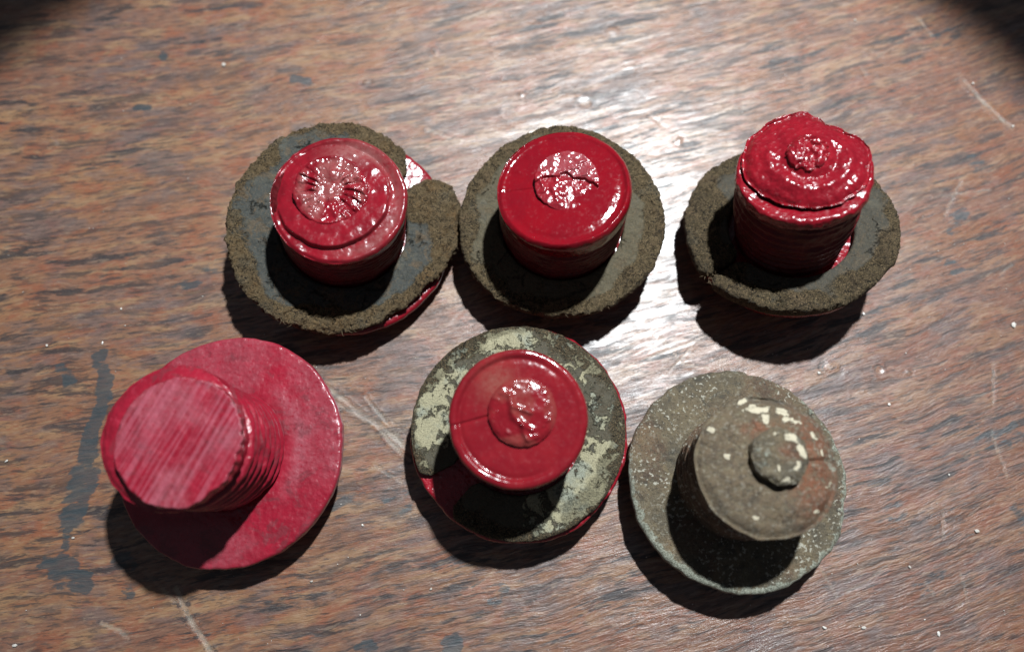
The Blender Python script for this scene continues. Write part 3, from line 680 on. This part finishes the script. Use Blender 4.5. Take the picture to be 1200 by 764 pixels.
f = disc('end_face', p6, cor, RC, FZ+TOP-17, FZ+TOP-4, h6, 63, edge=9.5, attrs=w6, edge_noise=1.3)
bo = interp_deg([(0, .94), (30, 1.03), (60, .97), (90, 1.02), (120, .95), (150, 1.03), (180, .96), (210, 1.02), (240, .95), (275, .98), (298, 1.0), (318, .97), (340, .95)])
def wb6(x, y, z, rho, deg):
    x, y = x+.09*fbm(x*4, y*4, 0, 3, 93), y+.09*fbm(x*4, y*4, 5, 3, 94)
    w = np.maximum.reduce([.85*blob(x, y, *b_) for b_ in ((.40, .62, .42, .20, -.7), (.72, .15, .17, .42, .2), (.5, -.35, .16, .16, 0), (-.1, .75, .12, .1, 0), (-.15, -.45, .12, .12, 0), (.1, -.85, .3, .08, .2))])
    return dict(wear=w, teal=.45*blob(x, y, -.6, 0, .4, .8)+.1, rust=.7*blob(x, y, .3, .1, .5, .3), speck=.3+0*x)
disc('boss', f, cor, RC*.40, FZ+TOP-7, FZ+TOP+9, lambda x, y, rho, deg: 1.8*fbm(x*3, y*3, 0, 4, 9)-2.5*sst(.7, 1, rho), 64, outline=bo, edge=4, cx=.12*RC, cy=.10*RC, rstep=.5, m=260, attrs=wb6, edge_noise=1.3)

# ------------------------------------------------------------------ grit on the table
rng = random.Random(3); gv, gf = [], []
def crumb(cx, cy, r):
    b = len(gv); ph = (1+5**.5)/2
    ico = [(-1, ph, 0), (1, ph, 0), (-1, -ph, 0), (1, -ph, 0), (0, -1, ph), (0, 1, ph), (0, -1, -ph), (0, 1, -ph), (ph, 0, -1), (ph, 0, 1), (-ph, 0, -1), (-ph, 0, 1)]
    sx, sy, sz = rng.uniform(.7, 1.5), rng.uniform(.6, 1.1), rng.uniform(.4, .7); a = rng.uniform(0, 6.28)
    for v in ico:
        k = r/1.9*rng.uniform(.75, 1.2); x, y = v[0]*k*sx, v[1]*k*sy
        gv.append((cx+x*math.cos(a)-y*math.sin(a), cy+x*math.sin(a)+y*math.cos(a), r*sz*.3+v[2]*k*sz))
    for t_ in ((0, 11, 5), (0, 5, 1), (0, 1, 7), (0, 7, 10), (0, 10, 11), (1, 5, 9), (5, 11, 4), (11, 10, 2), (10, 7, 6), (7, 1, 8), (3, 9, 4), (3, 4, 2), (3, 2, 6), (3, 6, 8), (3, 8, 9), (4, 9, 5), (2, 4, 11), (6, 2, 10), (8, 6, 7), (9, 8, 1)):
        gf.append([b+i for i in t_])
for px, py, r in ((1145, 622, 4.5), (1188, 381, 4), (1012, 368, 3), (1042, 474, 2.5), (365, 681, 3), (86, 630, 2), (17, 756, 3), (8, 540, 3), (262, 76, 4), (1140, 98, 3), (1187, 148, 2.5),
                  (966, 735, 3), (1012, 735, 3), (1100, 742, 3), (425, 615, 2.5), (600, 20, 2.5), (1066, 664, 2.5), (1112, 556, 2), (960, 437, 2.5), (790, 165, 2.5), (505, 690, 2), (1002, 24, 2.5), (120, 402, 2.2), (55, 405, 2.5), (142, 362, 2)):
    crumb(*T(px, py), r*.7)
for _ in range(200):
    crumb(*T(rng.uniform(0, 1200), rng.uniform(0, 764)), rng.choice((.4, .5, .6, .8)))
g = G('pale_grit'); gr = g.done(g.mix(g.nz(g.co, 0.02, 2), (0.30, 0.24, 0.19), (0.75, 0.72, 0.68)), 0.35)
o = link_mesh('table_grit', np.array(gv), gf, gr, smooth=False); o['kind'] = 'stuff'
o['label'] = 'tiny pale specks of grit and dust scattered over the wooden table'; o['category'] = 'grit'
